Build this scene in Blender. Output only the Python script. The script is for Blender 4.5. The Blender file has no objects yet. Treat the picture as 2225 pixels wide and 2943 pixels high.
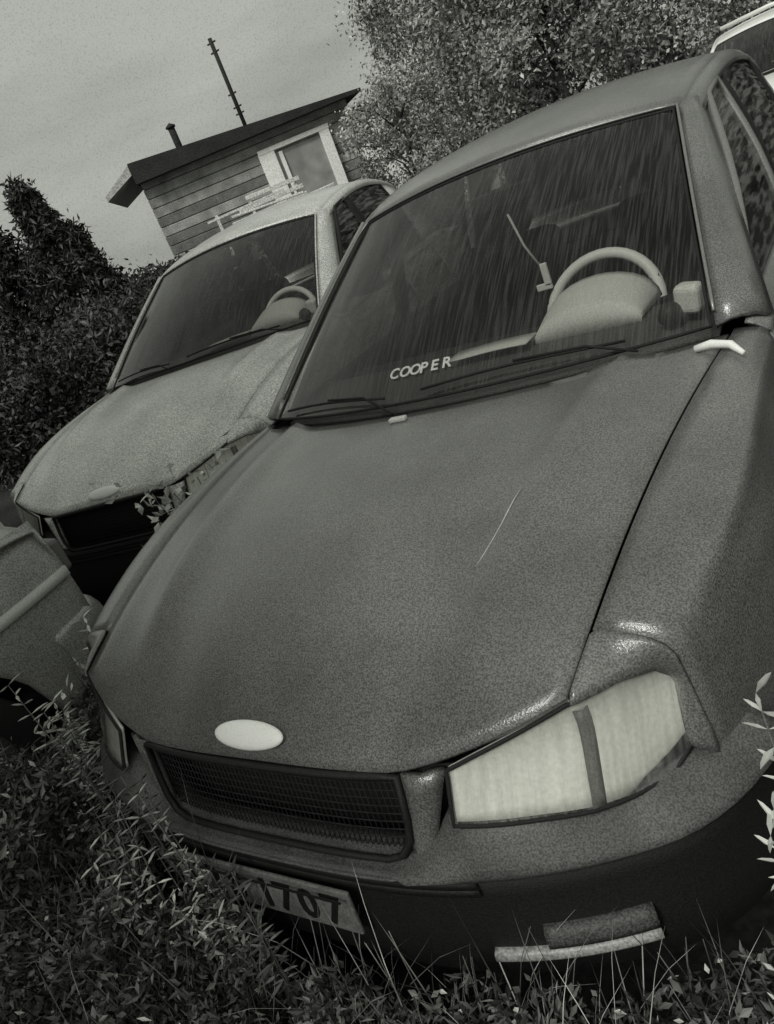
import bpy, bmesh, math, random
import numpy as np
from mathutils import Vector, Matrix, Euler
random.seed(7); rng = np.random.default_rng(7)
S = bpy.context.scene
COL = S.collection
R = math.radians

# ------------------------------------------------------------------ camera
cam_d = bpy.data.cameras.new('camera'); cam = bpy.data.objects.new('camera', cam_d); COL.objects.link(cam)
cam_d.sensor_fit = 'VERTICAL'; cam_d.sensor_height = 36.0; cam_d.lens = 27.67
cam_d.clip_start = 0.05; cam_d.clip_end = 2000
fwd = Vector((-.584, .726, -.371)).normalized()
right = Vector((.811, .467, -.360)); right = (right - fwd*right.dot(fwd)).normalized()
up = right.cross(fwd)
M = Matrix(((right.x, up.x, -fwd.x, 1.07), (right.y, up.y, -fwd.y, -1.825), (right.z, up.z, -fwd.z, 1.49), (0, 0, 0, 1)))
cam.matrix_world = M
S.camera = cam

# ------------------------------------------------------------------ sky and sun (overcast, monochrome)
SUN_EL, SUN_AZ = 46, 178        # azimuth: direction the light comes from, degrees from +Y clockwise
W = bpy.data.worlds.new('World'); S.world = W; W.use_nodes = True
nt = W.node_tree; N = nt.nodes; L = nt.links
bg = N['Background']
sky = N.new('ShaderNodeTexSky'); sky.sky_type = 'NISHITA'; sky.sun_disc = False
sky.sun_elevation = R(SUN_EL); sky.sun_rotation = R(SUN_AZ); sky.air_density = 1.5; sky.dust_density = 4
bw = N.new('ShaderNodeRGBToBW'); L.new(sky.outputs[0], bw.inputs[0])
tc = N.new('ShaderNodeTexCoord')
nz = N.new('ShaderNodeTexNoise'); nz.inputs['Scale'].default_value = 2.6; nz.inputs['Detail'].default_value = 6
wm = N.new('ShaderNodeMapping'); wm.inputs['Scale'].default_value = (1, 1, 3.2); wm.inputs['Rotation'].default_value = (.3, .5, 0)
L.new(tc.outputs['Generated'], wm.inputs[0]); L.new(wm.outputs[0], nz.inputs['Vector'])
cr = N.new('ShaderNodeMapRange'); cr.inputs[1].default_value = .30; cr.inputs[2].default_value = .55
cr.inputs[3].default_value = 1.95; cr.inputs[4].default_value = 3.0
L.new(nz.outputs[0], cr.inputs[0])
ng = N.new('ShaderNodeTexNoise'); ng.inputs['Scale'].default_value = 620; ng.inputs['Detail'].default_value = 3
L.new(tc.outputs['Generated'], ng.inputs['Vector'])
cg = N.new('ShaderNodeMapRange'); cg.inputs[1].default_value = .28; cg.inputs[2].default_value = .5
cg.inputs[3].default_value = .74; cg.inputs[4].default_value = 1.0; L.new(ng.outputs[0], cg.inputs[0])
mg = N.new('ShaderNodeMath'); mg.operation = 'MULTIPLY'; L.new(cr.outputs[0], mg.inputs[0]); L.new(cg.outputs[0], mg.inputs[1])
mx = N.new('ShaderNodeMix'); mx.data_type = 'FLOAT'; mx.inputs[0].default_value = .90
L.new(bw.outputs[0], mx.inputs[2]); L.new(mg.outputs[0], mx.inputs[3])
cb = N.new('ShaderNodeCombineColor')
for k, f in enumerate((.96, 1.0, .90)):
    m_ = N.new('ShaderNodeMath'); m_.operation = 'MULTIPLY'; m_.inputs[1].default_value = f
    L.new(mx.outputs[0], m_.inputs[0]); L.new(m_.outputs[0], cb.inputs[k])
L.new(cb.outputs[0], bg.inputs['Color']); bg.inputs['Strength'].default_value = 0.15

sun_d = bpy.data.lights.new('sun', 'SUN'); sun = bpy.data.objects.new('sun', sun_d); COL.objects.link(sun)
sun_d.energy = 2.2; sun_d.angle = R(20); sun_d.color = (1, .985, .95)
el, az = R(SUN_EL), R(SUN_AZ)
sd = Vector((math.sin(az)*math.cos(el), math.cos(az)*math.cos(el), math.sin(el)))
sun.rotation_euler = sd.to_track_quat('Z', 'Y').to_euler(); sun.location = (5, -5, 12)

S.view_settings.view_transform = 'Standard'; S.view_settings.look = 'None'
S.view_settings.exposure = 0.0; S.view_settings.gamma = 1.0; S.view_settings.use_curve_mapping = False

# ------------------------------------------------------------------ materials
def mat(name, c, rough=.6, metal=0, coat=0, grain=0., gscale=300, blotch=.0, bscale=6, bump=0., bsc=None, spec=.5, obj=True, aniso=None):
    m = bpy.data.materials.new(name); m.use_nodes = True
    t = m.node_tree; n = t.nodes; l = t.links; p = n['Principled BSDF']
    if isinstance(c, (int, float)): c = (c*.98, c, c*.95)
    p.inputs['Roughness'].default_value = rough; p.inputs['Metallic'].default_value = metal
    p.inputs['Coat Weight'].default_value = coat; p.inputs['Coat Roughness'].default_value = .12
    p.inputs['Specular IOR Level'].default_value = spec
    p.inputs['Base Color'].default_value = (*c, 1)
    tcn = n.new('ShaderNodeTexCoord'); vec = tcn.outputs['Object']
    if aniso:
        mp = n.new('ShaderNodeMapping'); mp.inputs['Scale'].default_value = aniso; l.new(vec, mp.inputs[0]); vecg = mp.outputs[0]
    else: vecg = vec
    cur = None
    for amt, sc, det, v_ in ((grain, gscale, 2, vecg), (blotch, bscale, 5, vec)):
        if amt <= 0: continue
        nn = n.new('ShaderNodeTexNoise'); nn.inputs['Scale'].default_value = sc; nn.inputs['Detail'].default_value = det
        l.new(v_, nn.inputs['Vector'])
        mr = n.new('ShaderNodeMapRange'); mr.inputs[1].default_value = .38 if v_ is vecg and sc == gscale else .3; mr.inputs[2].default_value = .62 if v_ is vecg and sc == gscale else .7
        mr.inputs[3].default_value = max(0, 1-amt); mr.inputs[4].default_value = 1+amt
        l.new(nn.outputs[0], mr.inputs[0])
        if cur is None: cur = mr.outputs[0]
        else:
            q = n.new('ShaderNodeMath'); q.operation = 'MULTIPLY'; l.new(cur, q.inputs[0]); l.new(mr.outputs[0], q.inputs[1]); cur = q.outputs[0]
    if cur is not None:
        vm = n.new('ShaderNodeVectorMath'); vm.operation = 'SCALE'; vm.inputs[0].default_value = c
        l.new(cur, vm.inputs['Scale']); l.new(vm.outputs[0], p.inputs['Base Color'])
    if bump > 0:
        nb = n.new('ShaderNodeTexNoise'); nb.inputs['Scale'].default_value = bsc or gscale; nb.inputs['Detail'].default_value = 3
        l.new(vecg, nb.inputs['Vector'])
        b = n.new('ShaderNodeBump'); b.inputs['Strength'].default_value = bump; b.inputs['Distance'].default_value = .003
        l.new(nb.outputs[0], b.inputs['Height']); l.new(b.outputs[0], p.inputs['Normal'])
        if coat: l.new(b.outputs[0], p.inputs['Coat Normal'])
    return m

def glass(name, tr=.6, tint=.5, rough=.06, dirt=.06):
    m = bpy.data.materials.new(name); m.use_nodes = True
    t = m.node_tree; n = t.nodes; l = t.links; out = n['Material Output']; n.remove(n['Principled BSDF'])
    tb = n.new('ShaderNodeBsdfTransparent'); tb.inputs[0].default_value = (tint, tint, tint*.97, 1)
    gb = n.new('ShaderNodeBsdfGlossy'); gb.inputs['Roughness'].default_value = rough; gb.inputs[0].default_value = (.9, .9, .9, 1)
    fr = n.new('ShaderNodeFresnel'); fr.inputs[0].default_value = 1.45
    db = n.new('ShaderNodeBsdfDiffuse'); db.inputs[0].default_value = (.4, .4, .38, 1)
    nn = n.new('ShaderNodeTexNoise'); nn.inputs['Scale'].default_value = 1; nn.inputs['Detail'].default_value = 2
    tcn = n.new('ShaderNodeTexCoord'); mp = n.new('ShaderNodeMapping'); mp.inputs['Scale'].default_value = (210, 7, 6)
    l.new(tcn.outputs['Object'], mp.inputs[0]); l.new(mp.outputs[0], nn.inputs['Vector'])
    mr = n.new('ShaderNodeMapRange'); mr.inputs[1].default_value = .44; mr.inputs[2].default_value = .62
    mr.inputs[3].default_value = 0; mr.inputs[4].default_value = dirt*4; l.new(nn.outputs[0], mr.inputs[0])
    m1 = n.new('ShaderNodeMixShader'); l.new(fr.outputs[0], m1.inputs[0]); l.new(tb.outputs[0], m1.inputs[1]); l.new(gb.outputs[0], m1.inputs[2])
    m2 = n.new('ShaderNodeMixShader'); l.new(mr.outputs[0], m2.inputs[0]); l.new(m1.outputs[0], m2.inputs[1]); l.new(db.outputs[0], m2.inputs[2])
    l.new(m2.outputs[0], out.inputs[0])
    return m

def leafmat(name, lo, hi, sc=3.0):
    m = bpy.data.materials.new(name); m.use_nodes = True
    t = m.node_tree; n = t.nodes; l = t.links; p = n['Principled BSDF']
    p.inputs['Roughness'].default_value = .5; p.inputs['Specular IOR Level'].default_value = .35
    g = n.new('ShaderNodeNewGeometry'); mr = n.new('ShaderNodeMapRange')
    mr.inputs[3].default_value = lo; mr.inputs[4].default_value = hi
    l.new(g.outputs['Random Per Island'], mr.inputs[0])
    tcn = n.new('ShaderNodeTexCoord'); nn = n.new('ShaderNodeTexNoise'); nn.inputs['Scale'].default_value = sc; nn.inputs['Detail'].default_value = 3
    l.new(tcn.outputs['Object'], nn.inputs['Vector'])
    m2 = n.new('ShaderNodeMapRange'); m2.inputs[1].default_value = .35; m2.inputs[2].default_value = .65; m2.inputs[3].default_value = .45; m2.inputs[4].default_value = 1.5
    l.new(nn.outputs[0], m2.inputs[0])
    q = n.new('ShaderNodeMath'); q.operation = 'MULTIPLY'; l.new(mr.outputs[0], q.inputs[0]); l.new(m2.outputs[0], q.inputs[1])
    vm = n.new('ShaderNodeVectorMath'); vm.operation = 'SCALE'; vm.inputs[0].default_value = (.97, 1, .93)
    l.new(q.outputs[0], vm.inputs['Scale']); l.new(vm.outputs[0], p.inputs['Base Color'])
    return m

MAT = {}
MAT['paint'] = mat('grey_car_paint', .165, .42, .15, 1.0, grain=.45, gscale=330, blotch=.24, bscale=4, bump=.28, bsc=260)
MAT['paint2'] = mat('silver_car_paint', .64, .42, .2, .6, grain=.35, gscale=150, blotch=.16, bscale=5, bump=.6, bsc=100)
MAT['paint3'] = mat('dull_grey_car_paint', .38, .45, .2, .4, grain=.38, gscale=200, blotch=.15, bscale=4, bump=.3, bsc=240)
MAT['white'] = mat('white_car_paint', .75, .45, 0, .3, grain=.12, gscale=200, blotch=.1)
MAT['plastic'] = mat('black_bumper_plastic', .010, .65, grain=.5, gscale=300, bump=.4, bsc=260)
MAT['bumper'] = mat('faded_bumper_paint', .10, .6, 0, .1, grain=.42, gscale=330, blotch=.25, bscale=9, bump=.35, bsc=260)
MAT['scuttle'] = mat('scuttle_grey', .075, .6, grain=.5, gscale=260, bump=.4, bsc=220)
MAT['cabingrey'] = mat('dashboard_top', .11, .7, grain=.4, gscale=260)
MAT['rubber'] = mat('black_rubber', .012, .8, grain=.4)
MAT['chrome'] = mat('dull_chrome', .8, .22, 1, grain=.05)
MAT['reflector'] = mat('pale_lamp_reflector', .78, .5, .1, grain=.06, gscale=140, bump=.2, bsc=120)
MAT['lamppale'] = mat('dim_lamp_lens', .38, .4, grain=.3, gscale=200)
MAT['bowl'] = mat('lamp_bowl', .82, .3, .5, grain=.1, gscale=200)
MAT['lampdark'] = mat('lamp_divider_grey', .16, .5, grain=.2)
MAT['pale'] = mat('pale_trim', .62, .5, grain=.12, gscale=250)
MAT['dashpale'] = mat('pale_dash_cover', .95, .7, grain=.15, gscale=260)
MAT['wheelpale'] = mat('white_steering_rim', 1.0, .5, grain=.06, gscale=260)
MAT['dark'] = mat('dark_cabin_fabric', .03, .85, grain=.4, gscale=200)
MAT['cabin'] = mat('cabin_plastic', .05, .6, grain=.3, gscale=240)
MAT['ink'] = mat('plate_ink', .01, .5)
MAT['plate'] = mat('worn_plate_white', .17, .55, grain=.25, gscale=220, blotch=.2, bscale=30)
MAT['glass'] = glass('windscreen_glass', tint=.70, dirt=.020)
MAT['sideglass'] = glass('side_window_glass', tint=.16, dirt=.10)
MAT['lens'] = glass('headlight_lens', tint=1.0, rough=.15, dirt=.05)
MAT['rim'] = mat('wheel_rim_steel', .3, .4, .6, grain=.2)
MAT['board'] = mat('weathered_wall_board', .36, .8, grain=.3, gscale=40, blotch=.35, bscale=3, bump=.4, bsc=30, aniso=(1, .15, 1))
MAT['boardd'] = mat('dark_wall_board', .17, .8, grain=.3, gscale=40, blotch=.3, bscale=3)
MAT['roof'] = mat('dark_roof_felt', .022, .9, grain=.5, gscale=30, blotch=.3, bscale=3)
MAT['soffit'] = mat('grey_barge_board', .42, .8, grain=.3, gscale=30)
MAT['housewhite'] = mat('white_window_paint', .85, .6, grain=.15, gscale=40)
MAT['pane'] = mat('window_pane', .30, .15, 0, .5, blotch=.3, bscale=2)
MAT['wood'] = mat('pale_rail_wood', .6, .8, grain=.3, gscale=30)
MAT['bark'] = mat('dark_bark', .05, .9, grain=.5, gscale=25, bump=.5, bsc=20)
MAT['stem'] = mat('weed_stem', .13, .7, grain=.3)
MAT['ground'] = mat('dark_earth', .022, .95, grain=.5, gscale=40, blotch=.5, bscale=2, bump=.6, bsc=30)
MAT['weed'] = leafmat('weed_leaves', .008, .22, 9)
MAT['grassblade'] = leafmat('grass_blade_green', .03, .22, 6)
MAT['weedmid'] = leafmat('mid_weed_leaves', .04, .20, 8)
MAT['weedpale'] = leafmat('pale_weed_leaves', .35, .75, 8)
MAT['treeleaf'] = leafmat('broadleaf_tree_leaves', .10, .50, .8)
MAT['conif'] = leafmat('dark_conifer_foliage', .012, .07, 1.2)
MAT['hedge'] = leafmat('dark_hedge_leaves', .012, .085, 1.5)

# ------------------------------------------------------------------ helpers
def link(name, me, m, parent=None, smooth=True):
    if m is not None and not me.materials: me.materials.append(m)
    if smooth:
        me.polygons.foreach_set('use_smooth', [True]*len(me.polygons))
    o = bpy.data.objects.new(name, me); COL.objects.link(o)
    if parent: o.parent = parent
    return o
def fromdata(name, V, F, m, parent=None, smooth=True):
    me = bpy.data.meshes.new(name); me.from_pydata([tuple(v) for v in V], [], F); me.update()
    return link(name, me, m, parent, smooth)
def empty(name, loc, label, cat, group=None, rz=0, kind=None):
    o = bpy.data.objects.new(name, None); COL.objects.link(o); o.location = loc; o.rotation_euler = (0, 0, rz)
    o.empty_display_size = .2
    tag(o, label, cat, group, kind); return o
def tag(o, label=None, cat=None, group=None, kind=None):
    if label: o['label'] = label
    if cat: o['category'] = cat
    if group: o['group'] = group
    if kind: o['kind'] = kind
    return o
def grid(name, P, m, parent=None, thick=0, off=-1, sub=0, smooth=True):
    """P: rows x cols of points"""
    nr, nc = len(P), len(P[0])
    V = [p for row in P for p in row]
    F = [(r*nc+c, r*nc+c+1, (r+1)*nc+c+1, (r+1)*nc+c) for r in range(nr-1) for c in range(nc-1)]
    o = fromdata(name, V, F, m, parent, smooth)
    if sub:
        s = o.modifiers.new('sub', 'SUBSURF'); s.levels = s.render_levels = sub
    if thick:
        s = o.modifiers.new('solid', 'SOLIDIFY'); s.thickness = thick; s.offset = off
    return o
def box(name, c, s, m, parent=None, bev=.0, rot=None, seg=2):
    bm = bmesh.new(); bmesh.ops.create_cube(bm, size=1)
    bmesh.ops.scale(bm, vec=s, verts=bm.verts)
    if bev: bmesh.ops.bevel(bm, geom=bm.edges[:], offset=bev, segments=seg, affect='EDGES', profile=.5)
    if rot: bmesh.ops.rotate(bm, verts=bm.verts, cent=(0, 0, 0), matrix=Euler(rot).to_matrix())
    bmesh.ops.translate(bm, verts=bm.verts, vec=c)
    me = bpy.data.meshes.new(name); bm.to_mesh(me); bm.free()
    return link(name, me, m, parent, smooth=False)
def tube_data(pts, rad, n=8, closed=False, flat=1.0):
    pts = [Vector(p) for p in pts]; V = []; F = []
    k = len(pts); rad = rad if hasattr(rad, '__len__') else [rad]*k
    prev = None
    for i, p in enumerate(pts):
        if closed: t = (pts[(i+1) % k]-pts[i-1])
        else: t = pts[min(i+1, k-1)]-pts[max(i-1, 0)]
        t.normalize()
        if prev is None:
            a = Vector((0, 0, 1)) if abs(t.z) < .9 else Vector((1, 0, 0))
            nrm = (a - t*a.dot(t)).normalized()
        else: nrm = (prev - t*prev.dot(t)).normalized()
        prev = nrm; b = t.cross(nrm)
        for j in range(n):
            an = 2*math.pi*j/n
            V.append(p + (nrm*math.cos(an)*flat + b*math.sin(an))*rad[i])
    for i in range(k if closed else k-1):
        i2 = (i+1) % k
        for j in range(n):
            j2 = (j+1) % n
            F.append((i*n+j, i*n+j2, i2*n+j2, i2*n+j))
    if not closed:
        F.append(tuple(range(n-1, -1, -1))); F.append(tuple((k-1)*n+j for j in range(n)))
    return V, F
def tube(name, pts, rad, m, parent=None, n=8, closed=False, flat=1.0):
    V, F = tube_data(pts, rad, n, closed, flat); return fromdata(name, V, F, m, parent)
def lathe(name, prof, m, parent, axis='x', c=(0, 0, 0), n=28):
    V = []; F = []
    for (r, h) in prof:
        for j in range(n):
            a = 2*math.pi*j/n
            if axis == 'x': V.append((c[0]+h, c[1]+r*math.cos(a), c[2]+r*math.sin(a)))
            else: V.append((c[0]+r*math.cos(a), c[1]+r*math.sin(a), c[2]+h))
    for i in range(len(prof)-1):
        for j in range(n):
            j2 = (j+1) % n; F.append((i*n+j, i*n+j2, (i+1)*n+j2, (i+1)*n+j))
    return fromdata(name, V, F, m, parent)
def sm(a, b, x):
    t = min(1, max(0, (x-a)/(b-a))); return t*t*(3-2*t)
def lerp(a, b, t): return a+(b-a)*t

# ------------------------------------------------------------------ car shape functions (car faces -Y, origin on the ground under the windscreen base)
def y_lip(x): return -1.14 + .61*abs(x)**3
def z_lip(x):
    a = abs(x); return .665 + .008*(1-(a/.3)**2 if a < .3 else 0) + .078*min(1, max(0, (a-.3)/.29))**1.25
def y_cowl(x): return -.20 + .20*(abs(x)/.69)**2
def z_cowl(x): return .955 - .03*(abs(x)/.69)**2
def hood_pt(u, v):
    hw = .590 + .112*v**.9
    x = u*hw
    y = lerp(y_lip(x), y_cowl(x)-.02, v)
    f = 1-(1-v)**2.6
    zl, zr = z_lip(x), z_cowl(x)-.012
    z = lerp(zl, zr, f*.80+v*.20)
    a = abs(u)
    z += .020*math.exp(-((a-.70)/.07)**2)*sm(.02, .35, v)     # raised crease along each side
    z += .010*(1-a*a)*math.sin(math.pi*v)
    return Vector((x, y, z))
def hood_edge(y):      # point of the shut line at given y (u=1)
    lo, hi = 0., 1.
    for _ in range(30):
        mid = (lo+hi)/2
        if hood_pt(1, mid).y < y: lo = mid
        else: hi = mid
    return hood_pt(1, (lo+hi)/2)
def x_side(y, z):
    x = .845 - .60*max(0, z-.55)**2 - .12*max(0, .45-z)**2
    x -= .38*max(0, -.40-y)**2 + .16*max(0, y-2.1)**2
    return x
FW, RW, WR = -.42, 2.12, .29       # wheel centres, radius
def z_bot(y):
    z = .22
    for c in (FW, RW):
        d = abs(y-c)
        if d < .355: z = max(z, .28 + math.sqrt(.355**2-d*d))
    return z
def z_belt(y):
    if y < 0: return hood_edge(max(y, -1.0)).z-.055
    return .885 + .015*min(1, y/1.0) if y < 2.2 else .90-.03*(y-2.2)

def side_panel(name, y0, y1, m, parent, s, n=18, fender=False):
    P = []
    for i in range(n+1):
        y = lerp(y0, y1, i/n); zb = z_bot(y); zt = z_belt(y)
        row = []
        if fender:
            e = hood_edge(y+.0); e = Vector((e.x+.006, y, e.z))
            xs = x_side(y, zt)
            c = Vector((xs+.002, y, e.z-.004)); b = Vector((xs, y, zt))
            for k in range(6):
                t = k/6; p = e*(1-t)**2 + c*2*t*(1-t) + b*t*t
                row.append((s*p.x, p.y, p.z))
        for k in range(10):
            z = lerp(zt, zb, k/9)
            x = x_side(y, z) + .006*math.exp(-((z-.74)/.02)**2)
            row.append((s*x, y, z))
        P.append(row)
    return grid(name, P, m, parent, thick=.012, off=(-1 if s > 0 else 1)*(1))

def top_front(x):   # top edge of windscreen
    q = 1-(x/.56)**2
    return Vector((x, .72-.11*q, 1.350+.045*q))
def roof_pt(u, v):  # v 0 front .. 1 rear
    hw = .565 + .012*math.sin(math.pi*v)
    x = u*hw
    y0 = .735-.11*(1-u*u); y = lerp(y0, 2.02+.05*(1-u*u), v)
    z = 1.358 + .052*(1-u*u) + .088*math.sin(math.pi*min(1, v*1.0))**.8 - .02*v
    return Vector((x, y, z))
def ws_pt(u, v):
    b = Vector((u*.665, y_cowl(u*.665)+.02, z_cowl(u*.665)+.005)); t = top_front(u*.535)
    p = b.lerp(t, v); n = Vector((0, -.5, .85)); p += n*.03*math.sin(math.pi*v)*(1-u*u*.6)
    return p

def build_car(loc, paint, label, bumper=None, plate=False, sticker=False, moulding=None, rz=0, detail=True, cat='car'):
    root = empty('parked_car', loc, label, cat, rz=rz)
    pm = MAT[paint]; bmp = MAT[bumper or paint]
    # hood
    P = [[hood_pt(-1+2*i/40, .0+j/30) for i in range(41)] for j in range(31)]
    grid('hood', P, pm, root, thick=.010, off=-1)
    for s in (-1, 1):
        side_panel('fender', -.905, .02, pm, root, s, 30, True)
        d = side_panel('front_door', .026, 1.02, pm, root, s, 14)
        h = box('door_handle', (s*(x_side(.9, .78)+.012), .90, .79), (.02, .14, .03), MAT['plastic'], d, .006)
        d2 = side_panel('rear_door', 1.026, 1.80, pm, root, s, 14)
        box('door_handle', (s*(x_side(1.7, .78)+.012), 1.66, .79), (.02, .13, .03), MAT['plastic'], d2, .006)
        side_panel('quarter_panel', 1.806, 2.80, pm, root, s, 30)
        if moulding:
            P = [[(s*(x_side(y, z)+o), y, z) for (z, o) in ((.692, .004), (.690, .018), (.655, .018), (.650, .004))] for y in np.linspace(1.81, 2.795, 12)]
            grid('side_moulding', P, MAT[moulding], root, thick=.004)
            P = [[(s*(x_side(y, z)+o), y, z) for (z, o) in ((.692, .004), (.690, .018), (.655, .018), (.650, .004))] for y in np.linspace(-.90, 1.79, 20)]
            grid('side_moulding', P, MAT[moulding], root, thick=.004)
        # belt shelf (door top) from door to window bottom
        P = [[(s*(x_side(y, z_belt(y))-k*.03), y, z_belt(y)+.012*math.sin(k*1.2)+k*.012) for k in (0, .4, .8, 1.2, 1.6)] for y in np.linspace(.026, 2.25, 16)]
        grid('belt_trim', P, pm, root, thick=.006)
    # scuttle between hood and glass
    P = [[Vector((x, y_cowl(x)-.03+.07*k, z_cowl(x)-.022-.006*k)) for x in np.linspace(-.69, .69, 21)] for k in (0, 1)]
    grid('scuttle_panel', P, MAT['scuttle'], root, thick=.01)
    # inner engine bay block closes the front
    box('inner_body', (0, .0, .48), (1.30, 1.66, .28), MAT['rubber'], root)
    box('floor_pan', (0, 1.3, .33), (1.5, 2.9, .12), MAT['rubber'], root, .02)
    # windscreen
    P = [[ws_pt(-1+2*i/24, j/12) for i in range(25)] for j in range(13)]
    grid('windscreen', P, MAT['glass'], root)
    # rubber seal round the windscreen
    edge = [ws_pt(-1+2*i/24, 0) for i in range(25)] + [ws_pt(1, j/12) for j in range(1, 13)] + [ws_pt(1-2*i/24, 1) for i in range(1, 25)] + [ws_pt(-1, 1-j/12) for j in range(1, 12)]
    tube('windscreen_seal', edge, .0045, MAT['rubber'], root, 6, True)
    # bright strip around the screen
    edge = [ws_pt(1, .04)+Vector((.012, .0, .008))] + [ws_pt(1, j/12)+Vector((.012, 0, .008)) for j in range(1, 13)] + [ws_pt(1-2*i/24, 1)+Vector((0, .008, .010)) for i in range(1, 25)] + [ws_pt(-1, 1-j/12)+Vector((-.012, 0, .008)) for j in range(1, 12)]
    tube('windscreen_trim', edge, .0045, MAT['rim'] if detail else pm, root, 6)
    # A pillars
    for s in (-1, 1):
        P = []
        for j in range(13):
            v = j/12; a = ws_pt(s, v)+Vector((s*.010, .004, .0))
            b = Vector((s*lerp(.775, .592, v), a.y+lerp(.07, .09, v), a.z-lerp(.02, .005, v)))
            c = a.lerp(b, .5)+Vector((s*.014, -.012, .016))
            d = b+Vector((s*.004, .035, -.01))
            P.append([a, a.lerp(c, .5)+Vector((0, -.003, .005)), c, c.lerp(b, .5)+Vector((s*.004, 0, .004)), b, d])
        grid('windscreen_pillar', P, pm, root, thick=.012, off=-s)
    # roof
    P = [[roof_pt(-1+2*i/24, j/24) for i in range(25)] for j in range(25)]
    grid('roof', P, pm, root, thick=.012)
    for s in (-1, 1):
        P = []
        for j in range(25):
            r_ = roof_pt(s, j/24)
            P.append([r_, r_+Vector((s*.018, 0, -.006)), r_+Vector((s*.034, 0, -.022)), r_+Vector((s*.040, 0, -.045))])
        grid('roof_rail', P, pm, root, thick=.010, off=-s)
        # side glass + frames
        def belt(y): return Vector((s*(x_side(y, z_belt(y))-.045), y, z_belt(y)+.02))
        def cant(y):
            v = (y-.73)/(2.02-.73); r_ = roof_pt(s, min(1, max(0, v))); return Vector((s*.600, y, r_.z-.040))
        f0, f1 = belt(.12), cant(.84)
        # front window: polygon with sloping leading edge
        def win(nm, yb0, yb1, yt0, yt1):
            rows = []
            for j in range(7):
                t = j/6; rows.append([])
                for i in range(9):
                    q = i/8; b = belt(lerp(yb0, yb1, q)); c = cant(lerp(yt0, yt1, q)); p = b.lerp(c, t); p.x += s*.018*math.sin(math.pi*t)
                    rows[-1].append(p)
            g = grid(nm, rows, MAT['sideglass'], root)
            ed = rows[0] + [r[-1] for r in rows[1:]] + rows[-1][::-1][1:] + [r[0] for r in rows[1:-1]][::-1]
            tube('window_frame', ed, .013, MAT['rubber'] if not (detail and nm == 'front_window') else MAT['rim'], g, 6, True)
        win('front_window', .16, .98, .86, 1.02)
        win('rear_window', 1.05, 1.76, 1.09, 1.70)
        for (yb, yt, w) in ((1.015, 1.055, .03),):
            P = [[belt(yb-w).lerp(cant(yt-w), t)+Vector((s*(.02*math.sin(math.pi*t)+.006), 0, 0)), belt(yb+w).lerp(cant(yt+w), t)+Vector((s*(.02*math.sin(math.pi*t)+.006), 0, 0))] for t in np.linspace(0, 1, 7)]
            grid('centre_pillar', P, MAT['plastic'], root, thick=.02, off=-s)
        P = [[belt(1.80).lerp(cant(1.74), t), belt(2.30).lerp(cant(2.04), t)] for t in np.linspace(0, 1, 7)]
        grid('rear_pillar', P, pm, root, thick=.02, off=-s)
        # door mirror (on arm, outside)
        if s < 0: continue
        mr = box('door_mirror', (s*.875, .24, .985), (.16, .07, .11), MAT['plastic'], root, .025, seg=3)
        box('mirror_glass', (s*.875, .278, .985), (.13, .004, .085), MAT['chrome'], mr)
    # rear window, boot, tail
    P = [[Vector((u*lerp(.56, .66, v), lerp(2.05+.05*(1-u*u), 2.42+.04*(1-u*u), v), lerp(1.335+.05*(1-u*u), .93, v))) for u in np.linspace(-1, 1, 13)] for v in np.linspace(0, 1, 8)]
    grid('back_window', P, MAT['sideglass'], root)
    P = [[Vector((u*lerp(.80, .74, v**3), lerp(2.36, 2.83-.05*u*u, v), .885+.04*(1-u*u)-.035*v**4)) for u in np.linspace(-1, 1, 21)] for v in np.linspace(0, 1, 14)]
    grid('boot_lid', P, pm, root, thick=.01)
    P = [[Vector((u*.755, 2.83-.05*u*u+.02*math.sin(math.pi*v), lerp(.85+.04*(1-u*u), .50, v))) for u in np.linspace(-1, 1, 15)] for v in np.linspace(0, 1, 6)]
    grid('tail_panel', P, pm, root, thick=.01)
    for s in (-1, 1): box('tail_lamp', (s*.60, 2.835, .72), (.28, .05, .13), MAT['lampdark'], root, .015, rot=(0, 0, -s*.12))
    P = [[Vector((sx, yy+o, z)) for (o, z) in ((.02, .52), (.07, .48), (.07, .32), (.02, .25))] for sx, yy in [(-.80, 2.55), (-.79, 2.75), (-.70, 2.83), (-.4, 2.87), (0, 2.88), (.4, 2.87), (.70, 2.83), (.79, 2.75), (.80, 2.55)]]
    grid('rear_bumper', P, bmp, root, thick=.01, sub=1)
    # ---- front end
    # backing plate behind grille and lamps
    P = [[Vector((x, y_lip(x)+.075, z)) for x in np.linspace(-.72, .72, 21)] for z in (.66, .42)]
    grid('front_panel', P, MAT['rubber'], root, thick=.01)
    # grille frame columns, body coloured, between grille and lamp
    for s in (-1, 1):
        P = []
        for t in np.linspace(0, 1, 7):
            z = lerp(.660, .500, t); xi = lerp(.318, .300, t); xo = lerp(.395, .338, t)
            P.append([Vector((s*x, y_lip(x)-.012-.03*t+.012*abs(q-.5)*2, z)) for q, x in ((q, lerp(xi, xo, q)) for q in (0, .25, .5, .75, 1))])
        grid('grille_surround', P, pm, root, thick=.02, off=s)
    # grille: frame + mesh
    gr = tube('grille', [Vector((x, y_lip(x)-.005-.03*(1-q), .503+.003*math.cos(x*5)+(.157)*q)) for x, q in
         [(x, 1) for x in np.linspace(-.315, .315, 13)] + [(.312, .5), (.306, .25), (.285, .06)] + [(x, 0) for x in np.linspace(.255, -.255, 12)] + [(-.285, .06), (-.306, .25), (-.312, .5)]], .007, MAT['plastic'], root, 6, True)
    V = []; F = []
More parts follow.
